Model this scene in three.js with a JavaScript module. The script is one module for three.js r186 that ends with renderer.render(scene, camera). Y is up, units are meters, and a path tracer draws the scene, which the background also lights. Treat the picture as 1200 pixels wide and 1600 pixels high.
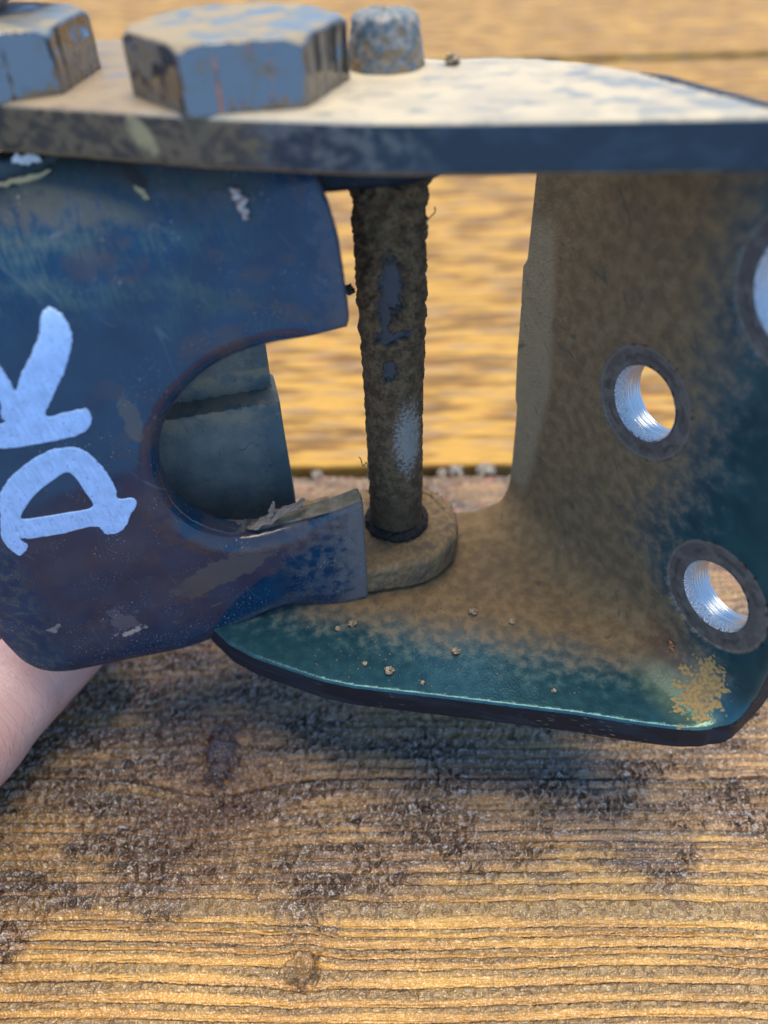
import * as THREE from 'three';
import { createNoise2D, createNoise3D } from 'simplex-noise';
import { mergeGeometries, mergeVertices } from 'three/addons/utils/BufferGeometryUtils.js';

// ---------------------------------------------------------------- camera, sky, sun, exposure
const scene = new THREE.Scene();
const MM = 0.001;
const camera = new THREE.PerspectiveCamera(66.98, 0.75, 0.004, 20);
camera.position.set(0, 0.125, 0);
camera.rotation.order = 'YXZ';
camera.rotation.set(-THREE.MathUtils.degToRad(41.83), 0, -THREE.MathUtils.degToRad(2.12));
camera.focus = 0.114;
camera.userData.fStop = 12.5;
scene.add(camera);

const renderer = new THREE.WebGLRenderer({ antialias: true });
renderer.toneMapping = THREE.LinearToneMapping;
renderer.toneMappingExposure = 1.3;
renderer.shadowMap.enabled = true;

{ // clear blue sky, paler towards the horizon
  const W = 64, H = 64, d = new Float32Array(W * H * 4);
  for (let j = 0; j < H; j++) {
    const el = Math.max(0, Math.sin(((j + 0.5) / H - 0.5) * Math.PI)), k = Math.pow(el, 0.55);
    for (let i = 0; i < W; i++) {
      const o = (j * W + i) * 4;
      d[o] = 0.38 * (1 - k) + 0.19 * k; d[o + 1] = 0.64 * (1 - k) + 0.43 * k; d[o + 2] = 1.04 * (1 - k) + 0.88 * k; d[o + 3] = 1;
    }
  }
  const t = new THREE.DataTexture(d, W, H, THREE.RGBAFormat, THREE.FloatType);
  t.mapping = THREE.EquirectangularReflectionMapping; t.magFilter = THREE.LinearFilter; t.needsUpdate = true;
  scene.background = t; scene.environment = t;
}
const sun = new THREE.DirectionalLight(new THREE.Color(1, 0.82, 0.56), 4.4);
sun.position.set(0.05, 0.9, -0.16); sun.target.position.set(0, 0, -0.09);
sun.castShadow = true; sun.shadow.radius = 80;
sun.shadow.camera.left = sun.shadow.camera.bottom = -0.4; sun.shadow.camera.right = sun.shadow.camera.top = 0.4; sun.shadow.camera.near = 0.1; sun.shadow.camera.far = 3;
scene.add(sun, sun.target);

// ---------------------------------------------------------------- helpers
function rng(seed) { let s = seed | 0; return () => { s = (s + 0x6d2b79f5) | 0; let t = Math.imul(s ^ (s >>> 15), 1 | s); t = (t + Math.imul(t ^ (t >>> 7), 61 | t)) ^ t; return ((t ^ (t >>> 14)) >>> 0) / 4294967296; }; }
const N2 = createNoise2D(rng(11)), N3 = createNoise3D(rng(12));
const clamp = (x, a = 0, b = 1) => Math.min(b, Math.max(a, x));
const sst = (a, b, x) => { const t = clamp((x - a) / (b - a)); return t * t * (3 - 2 * t); };
const lerp = (a, b, t) => a + (b - a) * t;
const mix3 = (a, b, t) => [lerp(a[0], b[0], t), lerp(a[1], b[1], t), lerp(a[2], b[2], t)];
const fbm = (x, y, n = 4) => { let s = 0, a = 0.5, f = 1; for (let i = 0; i < n; i++) { s += a * N2(x * f + i * 17.3, y * f - i * 9.1); a *= 0.5; f *= 2.03; } return s; };
const hyp = Math.hypot;
const toS = (l) => { l = clamp(l); return 255 * (l <= 0.0031308 ? 12.92 * l : 1.055 * Math.pow(l, 1 / 2.4) - 0.055); };

// A procedural surface over a rectangle measured in millimetres: fn(a, b) -> [r, g, b (linear), roughness, height 0..1, metalness]
function surface(name, W, H, dom, fn, opts = {}) {
  const col = new Uint8Array(W * H * 4), rm = new Uint8Array(W * H * 4);
  const [a0, a1, b0, b1] = dom;
  for (let j = 0; j < H; j++) for (let i = 0; i < W; i++) {
    const v = fn(a0 + (a1 - a0) * (i + 0.5) / W, b0 + (b1 - b0) * (j + 0.5) / H), o = (j * W + i) * 4;
    col[o] = toS(v[0]); col[o + 1] = toS(v[1]); col[o + 2] = toS(v[2]); col[o + 3] = 255;
    rm[o] = 255 * clamp(v[4] ?? 0.5); rm[o + 1] = 255 * clamp(v[3]); rm[o + 2] = 255 * clamp(v[5] || 0); rm[o + 3] = 255;
  }
  const mk = (data, srgb) => { const t = new THREE.DataTexture(data, W, H); t.magFilter = THREE.LinearFilter; t.minFilter = THREE.LinearFilter; t.wrapS = t.wrapT = THREE.MirroredRepeatWrapping; if (srgb) t.colorSpace = THREE.SRGBColorSpace; t.needsUpdate = true; return t; };
  const packed = mk(rm), m = new THREE.MeshPhysicalMaterial({ map: mk(col, true), roughnessMap: packed, roughness: 1, metalness: opts.metal ? 1 : 0, bumpMap: packed,   // red = height, green = roughness, blue = metalness
    bumpScale: (opts.bump ?? 0.15) * MM });
  if (opts.metal) m.metalnessMap = m.roughnessMap;
  
  m.name = name; m.userData.dom = dom; m.side = THREE.DoubleSide;
  if (opts.specular !== undefined) m.specularIntensity = opts.specular;
  return m;
}
function plain(name, r, g, b, rough, metal = 0) { const m = new THREE.MeshPhysicalMaterial({ roughness: rough, metalness: metal }); m.color.setRGB(r, g, b); m.name = name; m.side = THREE.DoubleSide; return m; }

// surface nets over a signed distance field (mm); vertices are pulled onto the surface, normals come from the field
function net(sdf, lo, hi, cell) {
  const n = [0, 1, 2].map((k) => Math.ceil((hi[k] - lo[k]) / cell) + 1), [nx, ny, nz] = n;
  const F = new Float32Array(nx * ny * nz);
  const S = 6, far = S * cell * 1.05;                       // blocks well away from the surface take the value of their middle
  for (let K = 0; K < nz; K += S) for (let J = 0; J < ny; J += S) for (let I = 0; I < nx; I += S) {
    const c = sdf(lo[0] + (I + S / 2 - 0.5) * cell, lo[1] + (J + S / 2 - 0.5) * cell, lo[2] + (K + S / 2 - 0.5) * cell), skip = Math.abs(c) > far;
    for (let k = K; k < Math.min(K + S, nz); k++) for (let j = J; j < Math.min(J + S, ny); j++) for (let i = I; i < Math.min(I + S, nx); i++) F[i + nx * (j + ny * k)] = skip ? c : sdf(lo[0] + i * cell, lo[1] + j * cell, lo[2] + k * cell);
  }
  const id = new Int32Array(nx * ny * nz).fill(-1), P = [], at = (i, j, k) => i + nx * (j + ny * k);
  for (let k = 0; k < nz - 1; k++) for (let j = 0; j < ny - 1; j++) for (let i = 0; i < nx - 1; i++) {
    const c = at(i, j, k); let m = 0;
    const v = [F[c], F[c + 1], F[c + nx], F[c + nx + 1], F[c + nx * ny], F[c + nx * ny + 1], F[c + nx * ny + nx], F[c + nx * ny + nx + 1]];
    for (let q = 0; q < 8; q++) if (v[q] < 0) m |= 1 << q;
    if (m === 0 || m === 255) continue;
    let sx = 0, sy = 0, sz = 0, cnt = 0;
    for (let a = 0; a < 8; a++) for (let bit = 1; bit < 8; bit <<= 1) {
      if (a & bit) continue; const b = a | bit;
      if ((v[a] < 0) === (v[b] < 0)) continue;
      const t = v[a] / (v[a] - v[b]);
      sx += (a & 1) + (bit === 1 ? t : 0); sy += ((a >> 1) & 1) + (bit === 2 ? t : 0); sz += ((a >> 2) & 1) + (bit === 4 ? t : 0); cnt++;
    }
    let x = lo[0] + (i + sx / cnt) * cell, y = lo[1] + (j + sy / cnt) * cell, z = lo[2] + (k + sz / cnt) * cell;
    const x0 = x, y0 = y, z0 = z, e = 0.04;
    for (let s = 0; s < 3; s++) {
      const f = sdf(x, y, z), gx = (sdf(x + e, y, z) - sdf(x - e, y, z)) / (2 * e), gy = (sdf(x, y + e, z) - sdf(x, y - e, z)) / (2 * e), gz = (sdf(x, y, z + e) - sdf(x, y, z - e)) / (2 * e), g2 = gx * gx + gy * gy + gz * gz + 1e-6;
      x -= f * gx / g2; y -= f * gy / g2; z -= f * gz / g2;
    }
    const mv = hyp(x - x0, y - y0, z - z0); if (mv > cell) { x = x0; y = y0; z = z0; }
    id[c] = P.length / 3; P.push(x, y, z);
  }
  const idx = [], step = [1, nx, nx * ny];
  for (let k = 1; k < nz - 1; k++) for (let j = 1; j < ny - 1; j++) for (let i = 1; i < nx - 1; i++) {
    const c = at(i, j, k);
    for (let a = 0; a < 3; a++) {
      const inA = F[c] < 0, inB = F[c + step[a]] < 0; if (inA === inB) continue;
      const u = step[(a + 1) % 3], w = step[(a + 2) % 3];
      const q = [id[c], id[c - u], id[c - u - w], id[c - w]]; if (q.some((z) => z < 0)) continue;
      if (inA) idx.push(q[0], q[1], q[2], q[0], q[2], q[3]); else idx.push(q[0], q[2], q[1], q[0], q[3], q[2]);
    }
  }
  const N = new Float32Array(P.length), e = 0.05;
  for (let i = 0; i < P.length; i += 3) {
    const [x, y, z] = [P[i], P[i + 1], P[i + 2]];
    let gx = sdf(x + e, y, z) - sdf(x - e, y, z), gy = sdf(x, y + e, z) - sdf(x, y - e, z), gz = sdf(x, y, z + e) - sdf(x, y, z - e); const l = hyp(gx, gy, gz) || 1;
    N[i] = gx / l; N[i + 1] = gy / l; N[i + 2] = gz / l;
  }
  return { P: Float32Array.from(P), N, idx };
}
// splits the triangles of a net where f passes the level, so that two materials meet in a clean line
function cutNet(s, f, level) {
  const P = Array.from(s.P), N = Array.from(s.N), V = [], idx = [], made = new Map();
  for (let i = 0; i < P.length / 3; i++) V.push(f(P[3 * i], P[3 * i + 1], P[3 * i + 2]) - level);
  const cross = (a, b) => {
    const key = a < b ? a * 4194304 + b : b * 4194304 + a; if (made.has(key)) return made.get(key);
    const t = V[a] / (V[a] - V[b]), k = P.length / 3; for (let c = 0; c < 3; c++) P.push(lerp(P[3 * a + c], P[3 * b + c], t));
    const n = [0, 1, 2].map((c) => lerp(N[3 * a + c], N[3 * b + c], t)), l = hyp(...n) || 1; N.push(n[0] / l, n[1] / l, n[2] / l); V.push(0); made.set(key, k); return k;
  };
  for (let t = 0; t < s.idx.length; t += 3) {
    let [a, b, c] = [s.idx[t], s.idx[t + 1], s.idx[t + 2]]; const sa = V[a] > 0, sb = V[b] > 0, sc = V[c] > 0;
    if (sa === sb && sb === sc) { idx.push(a, b, c); continue; }
    if (sa === sb) [a, b, c] = [c, a, b]; else if (sa === sc) [a, b, c] = [b, c, a];     // a stands alone
    const p = cross(a, b), q = cross(a, c); idx.push(a, p, q, p, b, c, p, c, q);
  }
  return { P: Float32Array.from(P), N: Float32Array.from(N), idx };
}
// turns part of a net into a mesh: pick(cx, cy, cz, nx, ny, nz) -> material number or -1 to leave the triangle out; uvs[k](x, y, z) gives that material's uv in its own mm rectangle
function netMesh(name, s, mats, pick, uvs, parent, base) {
  const lists = mats.map(() => []), { P, N, idx } = s;
  for (let t = 0; t < idx.length; t += 3) {
    const a = idx[t] * 3, b = idx[t + 1] * 3, c = idx[t + 2] * 3;
    const k = pick((P[a] + P[b] + P[c]) / 3, (P[a + 1] + P[b + 1] + P[c + 1]) / 3, (P[a + 2] + P[b + 2] + P[c + 2]) / 3, N[a] + N[b] + N[c], N[a + 1] + N[b + 1] + N[c + 1], N[a + 2] + N[b + 2] + N[c + 2]);
    if (k >= 0) lists[k].push(idx[t], idx[t + 1], idx[t + 2]);
  }
  const pos = [], nor = [], uv = [], ind = [], g = new THREE.BufferGeometry(); let start = 0;
  lists.forEach((L, k) => {
    const seen = new Map(), d = mats[k].userData.dom || [0, 1, 0, 1];
    for (const i of L) {
      if (!seen.has(i)) {
        seen.set(i, pos.length / 3);
        pos.push((P[3 * i] - base[0]) * MM, (P[3 * i + 1] - base[1]) * MM, (P[3 * i + 2] - base[2]) * MM); nor.push(N[3 * i], N[3 * i + 1], N[3 * i + 2]);
        const q = uvs[k](P[3 * i], P[3 * i + 1], P[3 * i + 2]); uv.push((q[0] - d[0]) / (d[1] - d[0]), (q[1] - d[2]) / (d[3] - d[2]));
      }
      ind.push(seen.get(i));
    }
    g.addGroup(start, L.length, k); start += L.length;
  });
  g.setAttribute('position', new THREE.Float32BufferAttribute(pos, 3)); g.setAttribute('normal', new THREE.Float32BufferAttribute(nor, 3)); g.setAttribute('uv', new THREE.Float32BufferAttribute(uv, 2)); g.setIndex(ind);
  return put(name, g, mats.length > 1 ? mats : mats[0], parent);
}
function put(name, g, m, parent = scene) { const o = new THREE.Mesh(g, m); o.name = name; o.castShadow = o.receiveShadow = true; parent.add(o); return o; }
const names = new Map();
const numbered = (n) => { const k = names.get(n) || 0; names.set(n, k + 1); return k ? n + '_' + String(k).padStart(3, '0') : n; };
function tag(o, label, category, group) { o.userData.label = label; o.userData.category = category; if (group) o.userData.group = group; return o; }
// distance to a polygon (negative inside)
function polySdf(pts) {
  const n = pts.length;
  return (x, y) => {
    let d = 1e9, s = 1;
    for (let i = 0, j = n - 1; i < n; j = i++) {
      const ex = pts[j][0] - pts[i][0], ey = pts[j][1] - pts[i][1], wx = x - pts[i][0], wy = y - pts[i][1], t = clamp((wx * ex + wy * ey) / (ex * ex + ey * ey)), bx = wx - ex * t, by = wy - ey * t;
      d = Math.min(d, bx * bx + by * by);
      const c1 = y >= pts[i][1], c2 = y < pts[j][1], c3 = ex * wy > ey * wx;
      if ((c1 && c2 && c3) || (!c1 && !c2 && !c3)) s = -s;
    }
    return s * Math.sqrt(d);
  };
}
const smoothPoly = (pts, n, closed = true) => new THREE.CatmullRomCurve3(pts.map((p) => new THREE.Vector3(p[0], p[1], 0)), closed, 'centripetal').getPoints(n).slice(0, closed ? -1 : undefined).map((v) => [v.x, v.y]);
const rint = (a, b, r) => Math.min(Math.max(a + r, b + r), 0) + hyp(Math.max(a + r, 0), Math.max(b + r, 0)) - r;   // rounded intersection
const smin = (a, b, k) => { const h = clamp(0.5 + 0.5 * (b - a) / k); return lerp(b, a, h) - k * h * (1 - h); };
const smax = (a, b, k) => -smin(-a, -b, k);

// ---------------------------------------------------------------- the wooden tabletop
const SL = 0.042;                                        // the boards run very slightly askew
const table = new THREE.Group(); table.name = 'wooden_tabletop'; table.userData.kind = 'structure'; scene.add(table);
const KN = [-31, -76], NAIL = [-14.7, -40.5];
function ringCoord(x, z) {
  let zz = z - SL * x + 1.0 * N2(x / 110 + 3, z / 40) + 0.10 * N2(x / 18, z / 9 + 7);
  const dx = x - KN[0], dz = z - KN[1];
  zz += dz * -0.6 * Math.exp(-(dx * dx) / 120 - (dz * dz) / 120);
  const nx = x - NAIL[0], nz = z - NAIL[1];
  zz += nz * -0.35 * Math.exp(-(nx * nx + nz * nz) / 12);
  return zz / 1.95 + 0.75 * N2(zz / 11, 5.5) + 0.28 * N2(zz / 3.1, 9.5);
}
// weathered board: each ring is a dark open line, a grey granular late-wood ridge, then smoother golden early wood; stained and crushed under the hinge
function woodNear(x, z) {
  const p = ringCoord(x, z), k = Math.floor(p), f = p - k, dx = x - KN[0], dz = z - KN[1];
  const wide = 0.36 + 0.16 * N2(k * 3.1, x / 25), deep = 0.5 + 0.5 * N2(k * 1.7 + 20, x / 18);
  const line = sst(0.17, 0.04, f) * sst(-0.1, 0.35, deep + 0.3 * N2(x / 3, k)), late = sst(0.02, 0.10, f) * sst(wide + 0.22, wide, f + 0.06 * N2(x / 1.2, z / 0.6));
  const edge = -49.5 - 0.07 * x + 9 * fbm(x / 30 + 2, z / 60, 3) + 1.8 * N2(x / 9, k * 3.3);
  const stain = sst(4.5, -4.5, z - edge + 1.5 * N2(x / 2, z / 1.2)) * (0.6 + 0.4 * sst(-0.35, 0.2, fbm(x / 30 + 14, z / 8, 4)));
  const crush = stain * sst(-0.35, 0.25, fbm(x / 18 + 9, z / 12, 3) + 0.35 * sst(40, -20, x));
  const wx = x + 0.6 * N2(x / 2.5, z / 2.5 + 5);
  const grain = N2(x / 0.6, z / 0.5), lump = N2(wx / 1.15 + 0.25 * z, z / 1.9 + 31), lump2 = N2(wx / 2.1 + 8, z / 3.2);
  const fib = N2(x / 6, z / 0.3), hairs = sst(0.9, 0.97, 1 - Math.abs(N2(x / 1.6 + 0.7 * z + 50, z / 3.2 - 0.25 * x)));
  const ka = hyp(dx / 3.0, dz / 7.0) + 0.35 * N2(x / 3, z / 3), knot = sst(1.15, 0.75, ka), halo = Math.exp(-(dx * dx) / 110 - (dz - 5) * (dz - 5) / 330);
  const nn = hyp((x - NAIL[0]) * 1.05, z - NAIL[1]) + 0.7 * N2(x / 2 + 9, z / 2) + 0.3 * N2(x / 0.8, z / 0.8), nail = sst(2.5, 1.9, nn), moat = sst(1.9, 2.5, nn) * sst(3.3, 2.6, nn) * sst(-1.5, 1.2, x - NAIL[0] + z - NAIL[1]);
  const C = Math.max(crush, 0.16 + 0.34 * late);
  let h = 0.30 * late - 0.5 * line * (1 - 0.3 * crush) + 0.26 * C * lump2 + 0.26 * C * lump;
  h = h * (1 - 0.6 * nail) + 0.55 * nail * sst(0.2, 1.6, nn) - 0.35 * moat + 0.75 * knot * (1 - 0.55 * ka) - 0.7 * halo * (1 - knot) * (0.5 + 0.5 * N2(x / 2.4, z / 4));
  return { h, f, k, line, late, stain, crush, grain, lump, lump2, fib, hairs, knot, halo, nail, moat, C };
}
const nearMat = surface('wood_near', 1600, 1472, [-76, 76, -160, -22], (x, z) => {
  const w = woodNear(x, z), big = fbm(x / 40, z / 9 + 40, 3), streak = N2(x / 26, z / 0.55 + 12), tone = N2(w.k * 2.3, x / 60);
  let c = mix3([0.54, 0.315, 0.08], [0.37, 0.20, 0.056], clamp(0.5 + big + 0.35 * tone));
  c = mix3(c, mix3([0.10, 0.056, 0.033], [0.265, 0.155, 0.08], clamp(0.5 + 0.7 * tone + 0.5 * streak)), 0.94 * w.stain);
  c = c.map((v) => v * (1 + 0.13 * streak + 0.10 * w.fib));
  c = mix3(c, mix3([0.165, 0.125, 0.065], [0.06, 0.043, 0.03], w.stain), 0.85 * w.late * (0.7 + 0.4 * w.grain));
  c = mix3(c, [0.46, 0.45, 0.44], 0.7 * (0.35 + 0.65 * w.stain) * Math.max(w.late, w.crush) * sst(0.3, 0.65, 0.65 * w.lump + 0.6 * w.grain));  // pale flecks on the lumps: glints painted into the colour
  c = mix3(c, [0.045, 0.028, 0.016], 0.92 * w.C * sst(0.0, 0.5, -0.7 * w.lump - 0.35 * w.lump2));
  c = mix3(c, [0.022, 0.014, 0.010], 0.92 * w.line);
  c = mix3(c, [0.60, 0.48, 0.33], 0.4 * w.hairs * sst(0.2, 0.6, N2(x / 4 + 77, z / 4)));
  c = mix3(c, [0.085, 0.045, 0.03], 0.7 * clamp(w.halo * (1.0 + 0.7 * w.lump2)));
  const str = sst(0.62, 0.85, N2(x / 2.4 + 120, z / 11)) * w.stain; c = mix3(c, [0.05, 0.026, 0.018], 0.6 * str);
  c = mix3(c, [0.028, 0.011, 0.010], 0.93 * w.knot);
  c = mix3(c, [0.16, 0.095, 0.045], 0.6 * w.nail); c = mix3(c, [0.05, 0.028, 0.015], 0.75 * w.moat);
  const red = sst(0.25, 0.6, fbm(x / 9 + 60, z / 3, 4)) * sst(-82, -92, z + 3 * N2(x / 9, 3)); c = mix3(c, [0.30, 0.09, 0.07], 0.5 * red);
  return [...c, clamp(0.33 - 0.16 * w.stain + 0.15 * w.line + 0.06 * w.grain - 0.08 * w.crush * w.lump, 0.12, 0.9), 0.5 + (0.05 + 0.11 * w.C) * w.grain + 0.16 * w.C * w.lump + 0.06 * w.fib + 0.05 * w.hairs];
}, { bump: 1.0 });
nearMat.ior = 1.62;                                     // thick old varnish on the weathered board
const farCol = (x, z) => {
  const zz = z - SL * x + 2.5 * N2(x / 130, z / 50), ring = N2(x / 220, zz / 2.4), ring2 = N2(x / 90 + 9, zz / 1.1), board = Math.floor((z - SL * x + 1040) / 217), b2 = fbm(x / 55 + board * 31, zz / 17, 5), patch = fbm(x / 34 + 5, z / 6, 5), fine = N2(x / 9, zz / 0.7);
  let c = mix3([0.47, 0.275, 0.062], [0.20, 0.11, 0.036], sst(-0.34, 0.42, 0.15 * ring + 0.8 * b2 + 0.8 * patch));
  c = mix3(c, [0.10, 0.055, 0.025], 0.7 * sst(0.9, 0.985, 1 - Math.abs(N2(x / 260 + 4, zz / 7.5))) * sst(-0.3, 0.2, N2(x / 40, zz / 12)));
  c = mix3(c, [0.12, 0.07, 0.032], 0.4 * sst(0.3, 0.7, ring2 * 0.5 + 0.3 * ring + 0.5 * patch));
  c = mix3(c, [0.30, 0.21, 0.13], 0.55 * sst(0.05, 0.4, fbm(x / 34 + 70, z / 6, 3)));
  c = mix3(c, [0.40, 0.12, 0.05], 0.4 * sst(0.35, 0.6, fbm(x / 24 + 30, z / 7 + 9, 3)));
  c = c.map((v) => v * (1 + 0.14 * fine));
  return [...c, 0.62 + 0.12 * patch + 0.1 * ring, 0.5 + 0.2 * fine + 0.3 * ring];
};
const farMat = surface('wood_far', 1024, 1536, [-260, 260, -700, -150], farCol, { bump: 0.12, specular: 0.4 });
function axis(stops) { const a = []; for (let i = 0; i < stops.length - 1; i++) { const [x0, st] = stops[i], x1 = stops[i + 1][0], n = Math.max(1, Math.round((x1 - x0) / st)); for (let k = 0; k < n; k++) a.push(x0 + (x1 - x0) * k / n); } a.push(stops[stops.length - 1][0]); return a; }
// one board: a height field on top with rounded long edges, and a closed underside
function plank(xs, z0, z1, zsIn, height, mat) {
  const zs = [z0 + 0.02, z0 + 0.35, z0 + 0.8, z0 + 1.5, ...zsIn.filter((z) => z > z0 + 1.8 && z < z1 - 1.8), z1 - 1.5, z1 - 0.8, z1 - 0.35, z1 - 0.02];
  const nx = xs.length, nz = zs.length, pos = [], uv = [], ind = [], d = mat.userData.dom;
  const drop = (z) => { const e = Math.min(z - z0, z1 - z); return e < 1.5 ? 1.5 - Math.sqrt(Math.max(0, 1.5 * 1.5 - (1.5 - e) * (1.5 - e))) : 0; };
  const add = (x, y, z) => { const wob = 0.35 * N2(x / 9, z0) ; const zz = z + SL * x + (Math.min(z - z0, z1 - z) < 1.6 ? wob : 0); pos.push(x * MM, y * MM, zz * MM); uv.push((x - d[0]) / (d[1] - d[0]), (zz - d[2]) / (d[3] - d[2])); };
  for (const z of zs) for (const x of xs) add(x, height(x, z + SL * x) - drop(z), z);
  for (let j = 0; j < nz - 1; j++) for (let i = 0; i < nx - 1; i++) { const a = j * nx + i; ind.push(a, a + nx, a + 1, a + 1, a + nx, a + nx + 1); }
  const low = pos.length / 3; for (const z of [z0, z1]) for (const x of xs) add(x, -38, z);
  for (let i = 0; i < nx - 1; i++) { const t = (nz - 1) * nx; ind.push(i, i + 1, low + i, i + 1, low + i + 1, low + i, t + i, low + nx + i, t + i + 1, t + i + 1, low + nx + i, low + nx + i + 1, low + i, low + i + 1, low + nx + i, low + i + 1, low + nx + i + 1, low + nx + i); }
  const g = new THREE.BufferGeometry(); g.setAttribute('position', new THREE.Float32BufferAttribute(pos, 3)); g.setAttribute('uv', new THREE.Float32BufferAttribute(uv, 2)); g.setIndex(ind); g.computeVertexNormals();
  return put(numbered('plank'), g, mat, table);
}
const nearH = (x, z) => (z > 4 || x < -96 || x > 96) ? -0.2 : Math.min(0, 1.2 * (woodNear(x, z).h - 0.7));
plank(axis([[-800, 60], [-90, 3], [-78, 0.24], [78, 3], [90, 60], [800, 1]]), -154.5, 9, axis([[-154, 1.0], [-125, 0.45], [-100, 0.25], [-24, 1.5], [9, 1]]), nearH, nearMat);
const farH = (x, z) => -0.3 + 0.06 * N2(x / 160, (z - SL * x) / 2.6) + 0.12 * fbm(x / 30, z / 14, 3);
for (const [a, b] of [[-384, -158.5], [-592, -387], [-815, -610], [-1040, -818]])
  plank(axis([[-800, 20], [-150, 2.5], [250, 20], [800, 1]]), a, b, axis([[a, b > -200 ? 1.3 : 2.5], [b, 1]]), farH, farMat);

// ---------------------------------------------------------------- the door hinge
const BASE = [0, 24, -86];
const hinge = new THREE.Group(); hinge.name = 'door_hinge'; hinge.position.set(BASE[0] * MM, BASE[1] * MM, BASE[2] * MM); scene.add(hinge);
tag(hinge, 'dusty dark blue steel door hinge marked DK, held over the wooden boards', 'hinge');
const part = (name, parent = hinge) => { const g = new THREE.Group(); g.name = name; parent.add(g); return g; };

// materials of the steel
const TEAL = (m) => mix3([0.018, 0.072, 0.096], [0.03, 0.108, 0.128], clamp(0.5 + m));      // the metallic blue-green coat on all the sheet steel
const grime = (a, b) => fbm(a / 1.1 + 30, b / 1.1, 4);
const edgeMat = surface('paint_edge', 1024, 512, [-70, 70, 20, 90], (a, b) => {
  const m = fbm(a / 7, b / 5, 4), g = N2(a / 0.5, b / 0.5), sp = sst(0.72, 0.8, N2(a / 0.8 + 40, b / 0.8));
  let c = mix3([0.008, 0.014, 0.022], [0.018, 0.028, 0.042], sst(-0.1, 0.4, m));
  c = mix3(c, [0.30, 0.25, 0.18], 0.8 * sp * sst(0.05, 0.4, fbm(a / 9 + 8, b / 9, 2)));
  return [...c, 0.5 + 0.2 * m + 0.06 * g, 0.5 + 0.2 * g + 0.3 * m];
}, { bump: 0.06, specular: 0.3 });
const topDust = surface('top_dust', 1024, 512, [-62, 50, -122, -68], (x, z) => {
  const m = fbm(x / 9, z / 7, 5), g = N2(x / 0.4, z / 0.4), right = sst(8, 34, x + 5 * m);
  let c = mix3([0.49, 0.425, 0.30], [0.41, 0.365, 0.275], sst(-0.3, 0.3, m));
  const bare = sst(0.05, 0.42, fbm(x / 7 + 50, z / 4, 4) + 0.36 * right - 0.16);
  c = mix3(c, [0.12, 0.155, 0.16], 0.5 * bare);
  c = mix3(c, [0.20, 0.14, 0.08], 0.7 * sst(-14, -24, x + 6 * m));
  c = c.map((v) => v * (1 + 0.08 * g));
  return [...c, 0.62 - 0.3 * bare, 0.5 + 0.2 * m + 0.2 * g];
}, { bump: 0.15 });
// --- the bracket: a C-shaped channel (plate with three bolt holes, a flange above and one below)
const BO = [23.2, -106.9], BD = [0.4867, 0.8736], BN = [-0.8736, 0.4867];
const toS_ = (x, z) => [(x - BO[0]) * BD[0] + (z - BO[1]) * BD[1], (x - BO[0]) * BN[0] + (z - BO[1]) * BN[1]];
const fromST = (s, t) => [BO[0] + s * BD[0] + t * BN[0], BO[1] + s * BD[1] + t * BN[1]];
const HOLES = [[41.4, 88.6, 6.5, 9.3], [24.3, 65.9, 5.1, 8.1], [43.1, 45.4, 5.0, 8.3]];
const RB = 9, RT = 5.5;
const mid = (t, y) => { // rounded rectangle open to the pin's side: the middle of the sheet
  const r = y < 64 ? RB : RT, qx = Math.abs(t - (-2.5 + 100)) - 100 + r, qy = Math.abs(y - 64.2) - 37.7 + r;
  return Math.min(Math.max(qx, qy), 0) + hyp(Math.max(qx, 0), Math.max(qy, 0)) - r;
};
const botPoly = polySdf([[53.6, -9], [53.5, -2], [53.0, 1.5], [52.0, 4.6], [50.0, 7.8], [46.5, 12.0], [40.3, 18.8], [28.5, 32.9], [19.5, 43.8], [15.8, 47.4], [11.4, 50.7], [6.5, 54.3], [2, 56.6], [-4, 58], [-12, 55], [-18, 46], [-19, 34], [-17, 25], [-11, 18], [-6.5, 12], [-3.2, 6], [-2.0, 2], [-1.8, -9]]);
const topST = [[-70, -98], [-37.5, -88], [-16.8, -80.9], [-6, -78.2], [-1, -76.9], [7, -75.9], [18.6, -75], [35, -73.9], [60, -73]].map(([x, z]) => toS_(x, z));
const topPoly = polySdf([...topST, [60, -9], [28, -9], [20, 0], [14, 3.0], [8.5, 5.2], [5, 7], [2.5, 9.2], [0.3, 12.2], ...[[9, -100.6], [3, -103.5], [-8, -110], [-30, -118], [-70, -126]].map(([x, z]) => toS_(x, z))]);
const webPoly = polySdf([[53.6, 10], [53.6, 66], [50, 88], [50, 120], [30, 120], [20, 106], [14, 101], [8, 96.5], [-2.0, 89], [-2.1, 76.5], [-2.9, 75.2], [-2.4, 62], [-1.7, 52.6], [-1.1, 50.8], [-0.8, 40], [-1.5, 10]]);
function bracketSdf(x, y, z) {
  const [s, t] = toS_(x, z);
  const sheet = Math.abs(mid(t, y)) - 2.5;
  const k = sst(1, 4, t);                                              // 0 on the plate, 1 on the flanges
  const plan = y < 64 ? botPoly(s, t) : topPoly(s, t);
  const web = webPoly(s, y);
  let out = rint(sheet, k >= 1 ? plan : k <= 0 ? web : lerp(web, plan, k), 0.55);
  for (const [hs, hy, r, R] of HOLES) {
    const q = hyp(s - hs, y - hy);
    out = smax(out, r + 0.05 - q, 0.7);
    out = Math.max(out, -Math.max(q - R, -(t + 0.16)));                // the seat pressed by a bolt head
  }
  const [px, pz] = [2.1, -98]; void px; void pz;
  return out;
}
const sheetAt = (x, y, z) => mid(toS_(x, z)[1], y);
const bracketNet = cutNet(cutNet(net(bracketSdf, [-58, 22, -122], [56, 106, -52], 0.62), sheetAt, -2.1), sheetAt, 2.1);
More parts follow.
